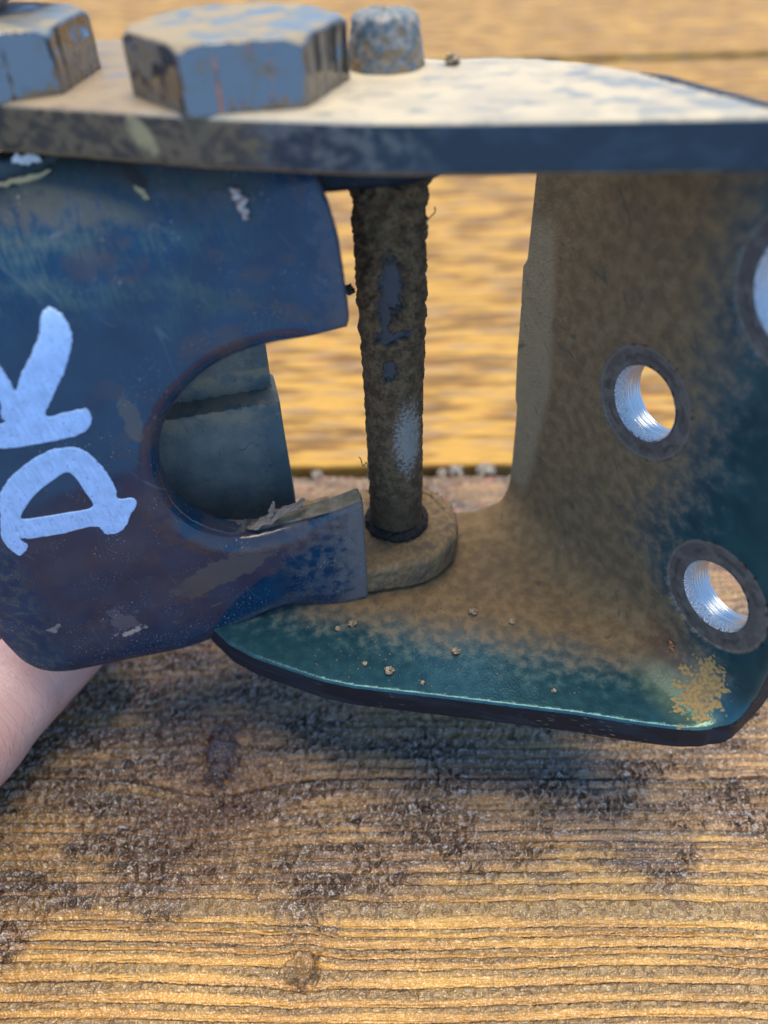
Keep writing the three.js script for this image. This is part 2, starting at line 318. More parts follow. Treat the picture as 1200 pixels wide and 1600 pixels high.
const QB = Math.PI / 2 * (RB - 2.5), QT = Math.PI / 2 * (RT - 2.5), YB = 26.5 + RB, YT = 101.9 - RT;
const unroll = (x, y, z) => { // (s, distance along the inside of the channel)
  const [s, t] = toS_(x, z), tb = RB - 2.5, tt = RT - 2.5;
  if (y < 64) {
    if (t >= tb) return [s, -(t - tb)];
    if (y < YB) return [s, QB * clamp(Math.atan2(tb - t, Math.max(1e-3, YB - y)) / (Math.PI / 2))];
    return [s, QB + (y - YB)];
  }
  if (t >= tt) return [s, QB + QT + YT - YB + (t - tt)];
  if (y > YT) return [s, QB + YT - YB + QT * clamp(Math.atan2(y - YT, Math.max(1e-3, tt - t)) / (Math.PI / 2))];
  return [s, QB + (y - YB)];
};
const holeQ = HOLES.map(([s, y, r, R]) => [s, QB + y - YB, r, R]);
const innerMat = surface('bracket_inside', 832, 1632, [-34, 58, -60, 120], (s, q) => {
  const m = fbm(s / 10, q / 10, 5), m2 = fbm(s / 3 + 20, q / 3, 4), g = N2(s / 0.35, q / 0.35), g2 = N2(s / 0.9, q / 0.9);
  // edge of the dirt: on the plate it ends along an uneven upright line, on the flange along a slanting one
  const onPlate = 31.5 - 2.5 * sst(60, 76, q) - 2.5 * sst(34, 24, q) + 13 * sst(20, 8, q), onFlange = Math.min(41.5 - 0.94 * (6.5 - q), 60);
  const e = lerp(onFlange, onPlate, sst(-4, 12, q)) + 2.8 * m2 + 2.4 * m - s;
  let dirt = sst(-9, 6, e + 0.8 * g2 + 0.6 * g);
  const film = sst(-12, 2, e + 3 * m2) ;
  const paint = TEAL(m);
  const teal = TEAL(m2);
  let c = mix3(teal, paint, sst(2, 11, q + 3 * m2));
  
  c = mix3(c, [0.22, 0.19, 0.13], 0.35 * film * sst(-0.1, 0.5, m2 + 0.4 * g2));
  const dust = mix3(mix3([0.165, 0.105, 0.046], [0.24, 0.156, 0.072], clamp(0.5 + 1.1 * m2)), [0.125, 0.085, 0.044], 0.6 * sst(0.12, 0.55, fbm(s / 8 + 90, q / 8, 5)));
  c = mix3(c, dust, dirt);
  // strip of light painted along the back edge, scratches and pits
  const strip = sst(7.5, 5.5, s + 3.2 * Math.abs((q - 33) / 26) + 1.2 * m2) * sst(8, 13, q) * sst(61, 55, q); c = mix3(c, [0.36, 0.29, 0.17], 0.55 * strip);
  const pit = sst(0.62, 0.8, N2(s / 0.7 + 11, q / 0.55)) * sst(0, 0.35, fbm(s / 9 + 33, q / 12, 3) + 0.12); c = mix3(c, [0.06, 0.045, 0.03], 0.5 * pit * dirt);
  const scr = sst(0.93, 0.98, 1 - Math.abs(N2((s + q) / 9 + 60, (q - 0.75 * s) / 34))) * sst(0.2, 0.6, N2(s / 5, q / 5)) * dirt; c = mix3(c, [0.05, 0.06, 0.05], 0.6 * scr);
  const stain = sst(1, 0, hyp((s - 39) / 6.5, (q - 5.5) / 5.5) + 0.5 * m2) * 0.8; c = mix3(c, [0.11, 0.06, 0.032], stain);
  // ochre dust that has run into the bend below the lowest hole
  const och = sst(0.16, -0.12, hyp((s - 48 + 0.12 * q) / 3.2, (q - 5) / 4.6) - 0.9 + 0.8 * m2 + 0.35 * g2); c = mix3(c, mix3([0.46, 0.29, 0.09], [0.30, 0.20, 0.075], clamp(0.5 + g2 + m2)), 0.8 * och); dirt = Math.max(dirt, och);
  const gr = sst(1, 0.2, hyp((s - 46) / 11, (q - 1.5) / 5)) * (1 - och); c = mix3(c, [0.16, 0.25, 0.15], 0.5 * gr);
  for (const [hs, hq, r, R] of holeQ) {
    const d = hyp(s - hs, q - hq), ring = 1 - sst(R - 0.1, R + 0.2, d); if (!ring) continue;
    let rc = mix3([0.105, 0.09, 0.08], [0.15, 0.135, 0.115], sst(-0.2, 0.35, fbm(s / 3 + hs, q / 3, 3)));
    rc = mix3(rc, [0.052, 0.046, 0.044], 0.8 * sst(0.55, 0, Math.abs(d - R + 1.5 + 0.5 * m2)) * sst(-0.1, 0.2, N2(s / 4 + hs, q / 4)));
    rc = mix3(rc, [0.22, 0.19, 0.14], 0.6 * sst(0.35, 0, Math.abs(d - R + 0.25)));
    c = mix3(c, rc, ring * 0.92); dirt = lerp(dirt, 0.6, ring);
  }
  c = c.map((v) => v * (1 + 0.09 * g * (0.4 + dirt)));
  const wave = 0.07 * N2(s / 0.55, q / 0.55) * sst(8, 2, q);
  return [...c, lerp(0.3, 0.93, Math.max(dirt, 0.5 * film)), 0.45 + dirt * (0.28 * m2 + 0.16 * g + 0.1 * g2 - 0.3 * pit) + wave, 0.5 * (1 - Math.max(dirt, 0.8 * film))];
}, { bump: 0.16, metal: true });
const flangeEdge = surface('flange_edge', 1024, 128, [-70, 60, 97, 107], (x, y) => {
  const m = fbm(x / 6 + 17, y / 4, 4), m2 = fbm(x / 2, y / 2, 4), g = N2(x / 0.5, y / 0.5);
  let c = mix3([0.008, 0.018, 0.03], [0.018, 0.034, 0.05], sst(-0.1, 0.4, m));
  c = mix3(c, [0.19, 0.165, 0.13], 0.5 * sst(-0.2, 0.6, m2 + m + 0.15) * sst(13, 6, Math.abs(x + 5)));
  c = mix3(c, mix3([0.17, 0.115, 0.06], [0.07, 0.05, 0.032], sst(-0.3, 0.4, m2 + m)), 0.9 * sst(-9, -12, x + 3 * m2));
  c = mix3(c, [0.44, 0.34, 0.16], 0.8 * sst(1, 0.5, hyp((x + 22.5 + 0.5 * (y - 102)) / 1.5, (y - 102.4) / 2.2) + 0.4 * m2));
  return [...c, 0.38 + 0.35 * sst(-9, -12, x) + 0.15 * m, 0.5 + 0.3 * m2 + 0.15 * g];
}, { bump: 0.12 });
const bracket = part('mounting_bracket');
const classB = (x, y, z) => { const [s, t] = toS_(x, z), m = mid(t, y); void s; return m < -2.1 ? 0 : m > 2.1 ? 1 : 2; };
const whereB = (x, y, z) => { const t = toS_(x, z)[1]; return t > 3.5 ? (y > 64 ? 1 : 2) : 0; };
const edgeUV = (x, y, z) => [0.55 * x - 0.85 * z - 75 + 0.4 * y, y];
const planUV = (x, y, z) => [x, z];
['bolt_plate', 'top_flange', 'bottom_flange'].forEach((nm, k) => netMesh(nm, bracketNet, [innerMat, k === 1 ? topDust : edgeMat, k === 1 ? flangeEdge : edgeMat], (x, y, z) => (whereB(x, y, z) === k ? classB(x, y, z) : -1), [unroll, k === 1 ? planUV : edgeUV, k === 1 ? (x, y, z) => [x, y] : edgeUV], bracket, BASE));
bracket.children[1].userData.label = 'pale dusty upper flange with dark front edge';
// bare zinc bores
const zincMat = surface('zinc', 512, 256, [0, 34, -1, 6], (a, t) => {
  const g = N2(a / 0.35, t / 0.35), g2 = N2(a / 0.16, t / 0.16), rough = sst(2.9, 3.4, t + 0.3 * N2(a / 3, 4)), band = N2(a / 60, t / 0.28);
  const v = 0.62 + 0.12 * g * rough + 0.06 * band * (1 - rough);
  return [v * 0.92, v * 0.97, v * 1.02, 0.30 + 0.16 * rough + 0.12 * g * rough, 0.5 + rough * (0.3 * g + 0.2 * g2) + (1 - rough) * 0.2 * band, 1];
}, { bump: 0.35, metal: true });
for (const [hs, hy, r] of HOLES) {
  const pts = [[r + 0.3, -0.18], [r + 0.12, -0.3], [r, -0.7], [r, -2], [r, -3.4], [r, -4.4], [r + 0.12, -4.8], [r + 0.4, -5.03]], pos = [], uv = [], ind = [], nA = 72;
  pts.forEach(([rr, t]) => { for (let i = 0; i <= nA; i++) { const a = i / nA * Math.PI * 2, [x, z] = fromST(hs + rr * Math.cos(a), t); pos.push((x - BASE[0]) * MM, (hy + rr * Math.sin(a) - BASE[1]) * MM, (z - BASE[2]) * MM); uv.push(i / nA, (-(-t) + 6) / 7); } });
  for (let j = 0; j < pts.length - 1; j++) for (let i = 0; i < nA; i++) { const a = j * (nA + 1) + i; ind.push(a, a + 1, a + nA + 1, a + 1, a + nA + 2, a + nA + 1); }
  const g = new THREE.BufferGeometry(); g.setAttribute('position', new THREE.Float32BufferAttribute(pos, 3)); g.setAttribute('uv', new THREE.Float32BufferAttribute(uv, 2)); g.setIndex(ind); g.computeVertexNormals();
  put('bolt_hole', g, zincMat, bracket).userData.label = 'bare shiny zinc wall of bolt hole';
}

// --- the leaf with the painted letters
const LA = 12 * Math.PI / 180, LE = [Math.cos(LA), -Math.sin(LA)], LN = [Math.sin(LA), Math.cos(LA)], LO = [-3, -86];
const toL = (x, z) => [(x - LO[0]) * LE[0] + (z - LO[1]) * LE[1], (x - LO[0]) * LN[0] + (z - LO[1]) * LN[1]];
const fromL = (u, w) => [LO[0] + u * LE[0] + w * LN[0], LO[1] + u * LE[1] + w * LN[1]];
const notchPts = smoothPoly([[-1.2, 78.5], [-5.7, 77.9], [-10.9, 77.2], [-16.2, 75.9], [-20.5, 73.3], [-24.1, 69.5], [-26.4, 64.4], [-27.1, 58.6], [-25.8, 52.8], [-22.5, 48.7], [-18.3, 46.6], [-11.6, 46.9], [-4.7, 48.6], [-1, 49.6]], 60, false);
const leafOutline = [[0.1, 49.9], [0, 29.0], [-8, 28.4], [-18, 26.8], [-25, 24.6], [-31, 22.9], [-40, 21.9], [-46, 21.8], [-50, 22.6], [-53.4, 24.8], [-56, 28], [-59, 35], [-61, 44], [-61, 88], [-56, 95], [-46, 97.6], [-34, 98.4], [-22, 98.6], [-4, 98.8], [-2.6, 96.5], [-1.6, 93.5], [-0.9, 90], [-0.5, 85], [-0.2, 80], [-0.5, 78.6], ...notchPts];
const leafPoly = polySdf(leafOutline), notchD = polySdf([...notchPts, [20, 49], [20, 79]]);
const PIN = [2.1, -98];
function capsule2(x, z, a, b, ra, rb) { const dx = b[0] - a[0], dz = b[1] - a[1], t = clamp(((x - a[0]) * dx + (z - a[1]) * dz) / (dx * dx + dz * dz)); return hyp(x - a[0] - dx * t, z - a[1] - dz * t) - lerp(ra, rb, t); }
const ARM = fromL(-26, -11), ARM2 = fromL(-9, -13);
const roll = (d, r) => { const k = Math.min(Math.max(0, d), r * 0.93); return r - Math.sqrt(r * r - k * k); };
function drawn(u, y) { // how far the pressed sheet falls back from its flat middle: a wide curl at the top, rolled lower and outer borders, a turned-in rim round the cut-out
  const bot = lerp(22, 29, sst(-33, -6, u));
  return roll(y - (81.5 + 0.31 * (clamp(u, -46, 0) + 29)), 18) + roll(bot + 6.5 - y, 7.5) * sst(-4, -17, u) + roll(-48 - u, 14) + roll(2.8 - notchD(u, y), 3.6) * sst(-3, -13, u);
}
function leafSdf(x, y, z) {
  const [u, w] = toL(x, z), d = leafPoly(u, y), wide = Math.max(d, Math.abs(w + 8) - 9);
  if (wide > 3) return wide;
  return rint(d, Math.abs(w + 2.1 + drawn(u, y)) - 2.1, 0.6);
}
function knuckleSdf(x, y, z, y0, y1) { const [u, w] = toL(x, z); return Math.max(rint(capsule2(x, z, PIN, y0 > 60 ? ARM2 : ARM, y0 > 60 ? 8 : 10.6, 9.4), Math.abs(y - (y0 + y1) / 2) - (y1 - y0) / 2, 1.1), u > -1.5 ? -99 : w + 3.2); }
const leafMat = surface('leaf_paint', 1200, 1490, [-66, 6, 16, 104], (u, y) => {
  const m = fbm(u / 9 + 3, y / 9, 5), m2 = fbm(u / 2.6 + 40, y / 2.6, 4), g = N2(u / 0.4, y / 0.4), hair = N2(u / 0.5 + 0.25 * y, y / 3.5), nd = notchD(u, y), out = leafPoly(u, y);
  let c = mix3([0.003, 0.021, 0.056], [0.006, 0.036, 0.080], clamp(0.5 + m)), rough = 0.08, h = 0.5, metal = 0;
  // brushed film of dirt on the upper part
  const film = sst(-0.35, 0.75, fbm(u / 10 + 60, y / 5, 5) + 0.35 * hair + 0.15 * g) * sst(82, 92, y + 0.2 * u + 9) * sst(-6, -16, u); c = mix3(c, [0.05, 0.105, 0.095], 0.6 * film); rough = lerp(rough, 0.55, film); h += 0.2 * hair * film;
  const top = sst(91, 96, y + 2 * m2) * sst(-4, -12, u); c = mix3(c, [0.075, 0.08, 0.06], 0.6 * top * sst(-0.4, 0.3, m2 + 0.3)); rough = lerp(rough, 0.75, top); metal *= 1 - 0.7 * top;  // olive band: dust plus a painted reflection of the flange underside
  // brown stain and painted reflection of the wood, ragged, round cut-out and upper arm
  const stainSheen = sst(0.0, 0.35, fbm(u / 11 + 71, y / 8, 5) + 0.38 * sst(6, 0.5, nd) - 0.16) * sst(-36, -26, u); c = mix3(c, [0.085, 0.05, 0.038], 0.42 * stainSheen); rough = lerp(rough, 0.2, stainSheen);
  const s1 = sst(0.15, -0.1, hyp((u + 22.5 - 0.55 * (y - 40)) / 7.5, (y - 41 - 0.28 * (u + 23)) / 3.1) - 0.85 + 0.35 * m2) * sst(0.8, 2.0, nd); c = mix3(c, [0.12, 0.09, 0.065], 0.5 * s1); rough = lerp(rough, 0.42, s1);
  const s2 = sst(0.15, -0.1, hyp((u + 28.6) / 1.2, (y - 70) / 4.2) - 0.85 + 0.5 * m2); c = mix3(c, [0.14, 0.105, 0.062], 0.45 * s2);
  const line2 = sst(0.16, 0.04, Math.abs(nd - 2.6 - 0.7 * m2 - 1.2 * sst(-18, -8, u))) * sst(58, 50, y) * sst(-27.5, -24, u) * sst(-7, -11, u); c = mix3(c, [0.02, 0.018, 0.025], 0.8 * line2);
  // dust towards the cut ends of both arms
  const end = sst(-6.5, -0.5, u + 3.2 * m2 + 0.6 * g) * sst(52, 50, y); c = mix3(c, [0.22, 0.19, 0.155], 0.6 * end);
  const end2 = sst(-5, -0.5, u + 3 * m2) * sst(76, 80, y); c = mix3(c, [0.15, 0.145, 0.15], 0.4 * end2);
  const lowdust = sst(-0.4, 0.7, fbm(u / 3 + 12, y / 3, 5) + 0.1) * sst(-17, -6, u) * sst(52, 50, y); c = mix3(c, [0.14, 0.13, 0.125], 0.5 * lowdust);
  const dd = Math.max(end, 0.6 * end2, 0.6 * lowdust); rough = lerp(rough, 0.85, dd); metal *= 1 - dd; h += 0.12 * g * end;
  // mottled dirt at the outer end, smudges, specks, scratches
  const mot = sst(-46, -51, u + 2.4 * m2) * sst(62, 52, y + 3 * m); c = mix3(c, [0.085, 0.10, 0.075], 0.6 * mot * sst(-0.1, 0.5, m2 + 0.35 * g)); rough = lerp(rough, 0.7, mot); h += 0.2 * m2 * mot;
  const sm = sst(0.2, -0.2, hyp((u + 38.3) / 2.6, (y - 34.6) / 3.4) - 0.8 + 0.9 * m2); c = mix3(c, [0.11, 0.12, 0.15], 0.5 * sm);
  const sm2 = sst(0.2, -0.2, Math.max(Math.abs((u + 37.6) / 2.2), Math.abs((y - 32.2 - 0.35 * (u + 37.6)) / 0.7)) - 0.7 + 0.9 * m2); c = mix3(c, [0.42, 0.38, 0.32], 0.8 * sm2);
  const sm3 = sst(0.2, -0.2, hyp((u + 48.2) / 1.3, (y - 36.0) / 1.1) - 0.6 + 1.2 * m2); c = mix3(c, [0.28, 0.28, 0.25], 0.7 * sm3);
  const sp = sst(0.80, 0.86, N2(u / 0.5 + 90, y / 0.5)) * sst(0.05, 0.45, fbm(u / 8 + 15, y / 8, 3) + 0.35 * sst(42, 30, y)); c = mix3(c, [0.5, 0.5, 0.48], 0.75 * sp); rough = lerp(rough, 0.9, sp); h += 0.25 * sp; metal *= 1 - sp;
  const sc = sst(0.965, 0.99, 1 - Math.abs(N2((u + 0.4 * y) / 7 + 20, (y - 0.3 * u) / 26))) * sst(0.25, 0.6, N2(u / 7, y / 6 + 50)); c = mix3(c, [0.12, 0.135, 0.16], 0.45 * sc);
  const haze = sst(0.0, 0.5, fbm(u / 4 + 5, y / 7 + 12, 4)); rough += 0.08 * haze;
  // the thickness of the sheet (drawn outside its outline): dust lies on the lower arm
  if (out > 0.25) {
    const du = sst(0.25, 0.7, out) * sst(-19, -13, u + 3 * m2) * sst(56, 54, y) * sst(44, 46, y);
    c = mix3(c, mix3([0.22, 0.155, 0.085], [0.33, 0.255, 0.16], clamp(0.5 + 1.3 * m2)), du); rough = lerp(rough, 0.93, du); metal *= 1 - du; h += du * (0.2 * g + 0.2 * m2);
  }
  c = c.map((v) => v * (1 + 0.06 * g));
  return [...c, clamp(rough + 0.03 * m2, 0.06, 1), h + 0.04 * m, metal];
}, { bump: 0.08, metal: true });
leafMat.ior = 1.52;
const plateMat = surface('dusty_steel', 900, 900, [-62, 4, 28, 102], (u, y) => {
  const m = fbm(u / 6 + 8, y / 6, 5), m2 = fbm(u / 2 + 21, y / 2, 4), g = N2(u / 0.3, y / 0.3);
  let c = mix3([0.15, 0.16, 0.145], [0.23, 0.22, 0.185], clamp(0.5 + m));
  c = mix3(c, [0.03, 0.085, 0.105], sst(-15, -11, u + 2 * m2) * 0.5);
  c = mix3(c, [0.32, 0.245, 0.15], 0.75 * sst(0.1, 0.5, 0.4 + m) * sst(56, 60.5, y + 2 * m2) * sst(61.6, 61, y));  // brown ledge dust, painted paler to stand for light on the ledge
  c = mix3(c, [0.15, 0.12, 0.08], 0.6 * sst(60, 64, y - 0 * u) * sst(0.0, 0.4, 0.3 + m2) * sst(66, 60.5, y));
  const sc = sst(0.97, 0.99, 1 - Math.abs(N2((u + y) / 5 + 20, (y - u) / 19))) * sst(0.2, 0.5, N2(u / 3, y / 3 + 50)); c = mix3(c, [0.02, 0.022, 0.022], 0.7 * sc);
  const sp = sst(0.7, 0.8, N2(u / 0.45 + 90, y / 0.4)) * sst(0.1, 0.4, m2 + 0.15); c = mix3(c, [0.03, 0.028, 0.024], 0.6 * sp);
  for (const [a, b] of [[-19.0, 65.2], [-17.6, 65.4]]) c = mix3(c, [0.7, 0.7, 0.64], sst(0.75, 0.4, hyp(u - a, (y - b) * 0.8) + 0.3 * m2));
  return [...c.map((v) => v * (1 + 0.12 * g)), 0.72 + 0.1 * m, 0.5 + 0.3 * m2 + 0.25 * g];
}, { bump: 0.12 });
const leaf = part('hinge_leaf');
const uvLeaf = (x, y, z) => { // front face as it is; the thickness of the sheet is laid out beyond its outline
  const [u, w] = toL(x, z), k = Math.max(0, -(w + drawn(u, y)) - 0.3) * sst(-2.5, -0.7, leafPoly(u, y)), e = 0.2;
  if (k <= 0) return [u, y];
  const gu = (leafPoly(u + e, y) - leafPoly(u - e, y)) / (2 * e), gy = (leafPoly(u, y + e) - leafPoly(u, y - e)) / (2 * e);
  return [u + gu * k, y + gy * k];
};
netMesh('leaf_plate', net(leafSdf, [-66, 20, -102], [2, 100, -66], 0.5), [leafMat], () => 0, [uvLeaf], leaf, BASE);
const dirtMat = surface('knuckle_dirt', 512, 512, [-45, 20, 25, 105], (a, b) => {
  const m = fbm(a / 5 + 8, b / 5, 5), m2 = fbm(a / 1.4 + 21, b / 1.4, 4), g = N2(a / 0.3, b / 0.3);
  let c = mix3([0.17, 0.108, 0.048], [0.25, 0.163, 0.077], clamp(0.5 + 1.2 * m2));
  c = mix3(c, [0.13, 0.09, 0.055], sst(0.1, 0.45, m));
  c = mix3(c, [0.34, 0.30, 0.25], 0.22 * sst(0.2, 0.45, fbm(a / 1.2 + 50, b / 1.2, 4)));
  return [...c.map((v) => v * (1 + 0.12 * g)), 0.9, 0.5 + 0.35 * m2 + 0.2 * g];
}, { bump: 0.3 });
for (const [y0, y1] of [[29.35, 35], [93.6, 99.1]]) {
  const lo = y0 < 60;
  netMesh('knuckle', net((x, y, z) => knuckleSdf(x, y, z, y0, y1) - (lo ? 0.12 * N3(x / 2.2, y / 2.2, z / 2.2) + (y > 33 ? 0.75 * Math.max(0, N3(x / 1.3, y / 1.3, z / 1.3) - 0.1) * sst(6.5, 1.5, hyp(x - 9.5, z + 104)) : 0) : 0), [-40, y0 - 1.5, -112], [16, y1 + 1.5, -80], 0.5), lo ? [dirtMat] : [edgeMat], () => 0, [lo ? (x, y, z) => [x - 0.3 * y, z + 130 + y - 35] : edgeUV], leaf, BASE);
}
// the stepped stop plate seen through the cut-out
netMesh('stop_plate', net((x, y, z) => {
  const [u, w] = toL(x, z), a = rint(Math.max(u + 9.9, -45 - u), Math.max(Math.abs(y - 64) - 29, Math.abs(w + 21.6) - 3.2), 0.4), b = rint(Math.max(u + 9.2 - 0.35 * sst(58, 40, y), -45 - u), Math.max(y - 60.2 - 0.02 * (u + 20), 35.2 - y, Math.abs(w + 18.4) - 4.2), 0.6);
  return Math.min(a, b);
}, [-56, 34, -118], [-10, 94, -88], 0.5), [plateMat], () => 0, [(x, y, z) => { const [u, w] = toL(x, z); return [u, y + 0.6 * (w + 14)]; }], leaf, BASE);

// painted letters: thin, slightly domed strokes of marker paint lying on the leaf
const markerMat = surface('marker_paint', 512, 768, [-50, -28, 48, 88], (u, y) => {
  const m = fbm(u / 3, y / 3, 4), st = N2(u / 0.22 + 0.55 * y, y / 5 - 0.1 * u), thin = sst(0.35, 0.7, fbm(u / 0.9 + 4, y / 0.9, 3) + 0.25 * st), v = clamp(1 + 0.14 * m + 0.18 * st, 0.5, 1.2);
  const c = mix3([0.40 * v, 0.58 * v, 0.86 * v], [0.08, 0.17, 0.38], 0.7 * thin);
  return [...c, 0.4, 0.5 + 0.3 * st];
}, { bump: 0.03 });
function letter(outer, holes, label) {
  const pO = smoothPoly(outer, outer.length * 6).map(([u, y]) => [u + 0.09 * N2(u * 2.2, y * 2.2) + 0.05 * N2(u * 7, y * 7), y + 0.09 * N2(u * 2.2 + 9, y * 2.2)]), pH = holes.map((h) => smoothPoly(h, h.length * 5));
  const inside = polySdf(pO), hs = pH.map((h) => polySdf(h));
    const us = outer.map((p) => p[0]), ys = outer.map((p) => p[1]);
  // built flat in the leaf's own axes so that the thin sheet is well resolved
  const g = net((u, y, w) => { let d = inside(u, y); for (const h of hs) d = Math.max(d, -h(u, y)); const th = 0.15 + 0.02 * N2(u * 0.4, y * 0.4); return rint(d, Math.abs(w) - th, 0.12); }, [Math.min(...us) - 1, Math.min(...ys) - 1, -0.45], [Math.max(...us) + 1, Math.max(...ys) + 1, 0.45], 0.15);
  for (let i = 0; i < g.P.length; i += 3) { const U = g.P[i], Y = g.P[i + 1], [x, z] = fromL(U, g.P[i + 2] - drawn(U, Y)), nw = g.N[i + 2], nu = g.N[i] + nw * (drawn(U + 0.1, Y) - drawn(U - 0.1, Y)) / 0.2; g.N[i + 1] += nw * (drawn(U, Y + 0.1) - drawn(U, Y - 0.1)) / 0.2; g.P[i] = x; g.P[i + 2] = z; g.N[i] = nu * LE[0] + nw * LN[0]; g.N[i + 2] = nu * LE[1] + nw * LN[1]; }
  const o = netMesh('painted_letter', g, [markerMat], () => 0, [(x, y, z) => [toL(x, z)[0], y]], leaf, BASE); o.userData.label = label; return o;
}
letter([[-34.7, 85.2], [-33.8, 85.8], [-32.8, 85.1], [-32.3, 84.1], [-32.2, 82.5], [-32.8, 80.9], [-34.3, 78.2], [-35.9, 75.9], [-37.4, 73.9], [-38.0, 72.6], [-35.9, 72.7], [-33.2, 72.7], [-33.0, 71.6], [-33.6, 70.2], [-34.6, 69.5], [-37.4, 69.0], [-40.9, 68.9], [-43.5, 68.9], [-45.6, 69.3], [-49.2, 69.5], [-48.1, 72.5], [-44.5, 72.5], [-43.0, 72.6], [-42.7, 72.9], [-42.9, 73.3], [-42.4, 75.5], [-42.6, 77.9], [-42.9, 81.7], [-41.4, 83.1], [-40.9, 79.9], [-40.4, 78.0], [-40.3, 76.6], [-39.1, 78.4], [-37.0, 81.0], [-35.6, 83.2]], [], 'letter K in pale marker paint');
letter([[-46.9, 62.2], [-45.2, 64.2], [-42.7, 66.0], [-39.4, 67.6], [-36.6, 67.7], [-35.3, 67.0], [-34.2, 65.2], [-33.3, 62.4], [-33.0, 59.9], [-33.1, 58.4], [-31.3, 58.1], [-31.0, 57.1], [-32.1, 55.4], [-33.6, 53.1], [-35.0, 52.4], [-36.3, 52.7], [-36.9, 54.2], [-41.4, 54.1], [-45.5, 54.1], [-46.9, 54.4], [-46.4, 53.0], [-46.9, 52.2], [-48.0, 51.5], [-48.8, 53.0], [-49.1, 55.1], [-48.0, 58.9]], [[[-45.7, 57.8], [-44.6, 59.5], [-42.6, 61.5], [-40.1, 63.1], [-38.1, 64.0], [-37.4, 63.0], [-36.9, 60.5], [-36.6, 57.8], [-40.4, 57.5], [-43.4, 57.5]]], 'letter D in pale marker paint');

// --- the pin with its crust of dried dirt
const pin = part('hinge_pin');
const pinUV = (x, y, z) => [Math.atan2(x - PIN[0], z - PIN[1]) * 4.3, y];
const bare = (a, y) => { let b = 0; for (const [pa, py, ra, ry] of [[-0.1, 80, 1.5, 4.2], [-1.0, 76.5, 0.9, 3], [-0.9, 72.6, 1.6, 1.0], [-0.6, 67.6, 1.1, 1.7], [1.2, 73, 1.6, 0.7]]) b = Math.max(b, sst(1.15, 0.85, hyp((a - pa) / ra, (y - py) / ry) + 0.55 * fbm(a / 1.2, y / 1.2, 3))); return b; };
const crust = (a, y) => { const k = sst(58, 78, y); return (0.42 + 0.28 * k + (0.24 + 0.42 * k) * fbm(a / 2.8 + 4, y / 2.4, 5) + 0.05 * N2(a / 0.7, y / 0.7)) * (1 - 0.9 * bare(a, y)) + 0.55 * sst(89, 93, y) * (0.5 + N2(a / 1.6, y / 2)); };
const pinMat = surface('pin_crust', 512, 1024, [-13.6, 13.6, 33, 97], (a, y) => {
  const m = fbm(a / 3, y / 3, 5), m2 = fbm(a / 0.9 + 9, y / 0.9, 4), b = bare(a, y), g = N2(a / 0.2, y / 0.2);
  let c = mix3([0.085, 0.048, 0.021], [0.175, 0.108, 0.05], clamp(0.5 + 1.2 * m + 0.8 * m2));
  c = mix3(c, [0.40, 0.37, 0.33], 0.7 * sst(1.1, 0.5, hyp((a - 2.2) / 2.6, (y - 55) / 7) + 0.6 * m2));  // grey dust patch with the highlight of the pin painted in
  c = mix3(c, [0.075, 0.04, 0.02], 0.6 * sst(46, 40, y + 3 * m));
  c = mix3(c, [0.03, 0.033, 0.038], b);
  return [...c.map((v) => v * (1 + 0.15 * g)), lerp(0.95, 0.45, b), 0.5 + (0.4 * m2 + 0.2 * g) * (1 - b)];
}, { bump: 0.3 });
{
  const pos = [], uv = [], ind = [], nA = 180, nY = 330;
  for (let j = 0; j <= nY; j++) for (let i = 0; i <= nA; i++) { const y = 33.5 + 61 * j / nY, th = (i / nA * 2 - 1) * Math.PI, a = th * 4.3, wrapA = Math.abs(a) > 12.5 ? sst(13.51, 12.5, Math.abs(a)) : 1, r = 3.95 + Math.max(-0.05, crust(a, y)) * wrapA; pos.push((PIN[0] + r * Math.sin(th) - BASE[0]) * MM, (y - BASE[1]) * MM, (PIN[1] + r * Math.cos(th) - BASE[2]) * MM); uv.push((a + 13.6) / 27.2, (y - 33) / 64); }
  for (let j = 0; j < nY; j++) for (let i = 0; i < nA; i++) { const a = j * (nA + 1) + i; ind.push(a, a + 1, a + nA + 1, a + 1, a + nA + 2, a + nA + 1); }
  const g = new THREE.BufferGeometry(); g.setAttribute('position', new THREE.Float32BufferAttribute(pos, 3)); g.setAttribute('uv', new THREE.Float32BufferAttribute(uv, 2)); g.setIndex(ind); g.computeVertexNormals(); put('shaft', g, pinMat, pin);
}
netMesh('sealing_ring', net((x, y, z) => { const q = hyp(x - PIN[0], z - PIN[1]); return hyp(q - 4.5, (y - 35.7) * 1.1) - 0.95 - 0.22 * N3(x / 1.2, y / 1.2, z / 1.2); }, [-5, 33.6, -105], [9, 38, -91], 0.22), [surface('ring_black', 128, 128, [-5, 9, -105, -91], (a, b) => { const v = 0.013 + 0.01 * fbm(a, b, 3); return [v * 1.3, v, v * 0.8, 0.8, 0.5 + 0.5 * N2(a * 2, b * 2)]; }, { bump: 0.2 })], () => 0, [(x, y, z) => [x, z]], pin, BASE);
const headMat = surface('pin_head', 256, 256, [-13.6, 13.6, 103, 113], (a, y) => {
  const m = fbm(a / 2, y / 2, 4), g = N2(a / 0.3, y / 0.3);
  let c = mix3([0.10, 0.14, 0.16], [0.28, 0.26, 0.23], sst(-0.4, 0.5, m)); c = mix3(c, [0.24, 0.175, 0.095], sst(-0.1, 0.3, fbm(a / 2.4 + 30, y / 2.4, 4) + 0.1 * (106.5 - y)));
  return [...c.map((v) => v * (1 + 0.15 * g)), 0.6, 0.5 + 0.4 * m];
}, { bump: 0.2 });
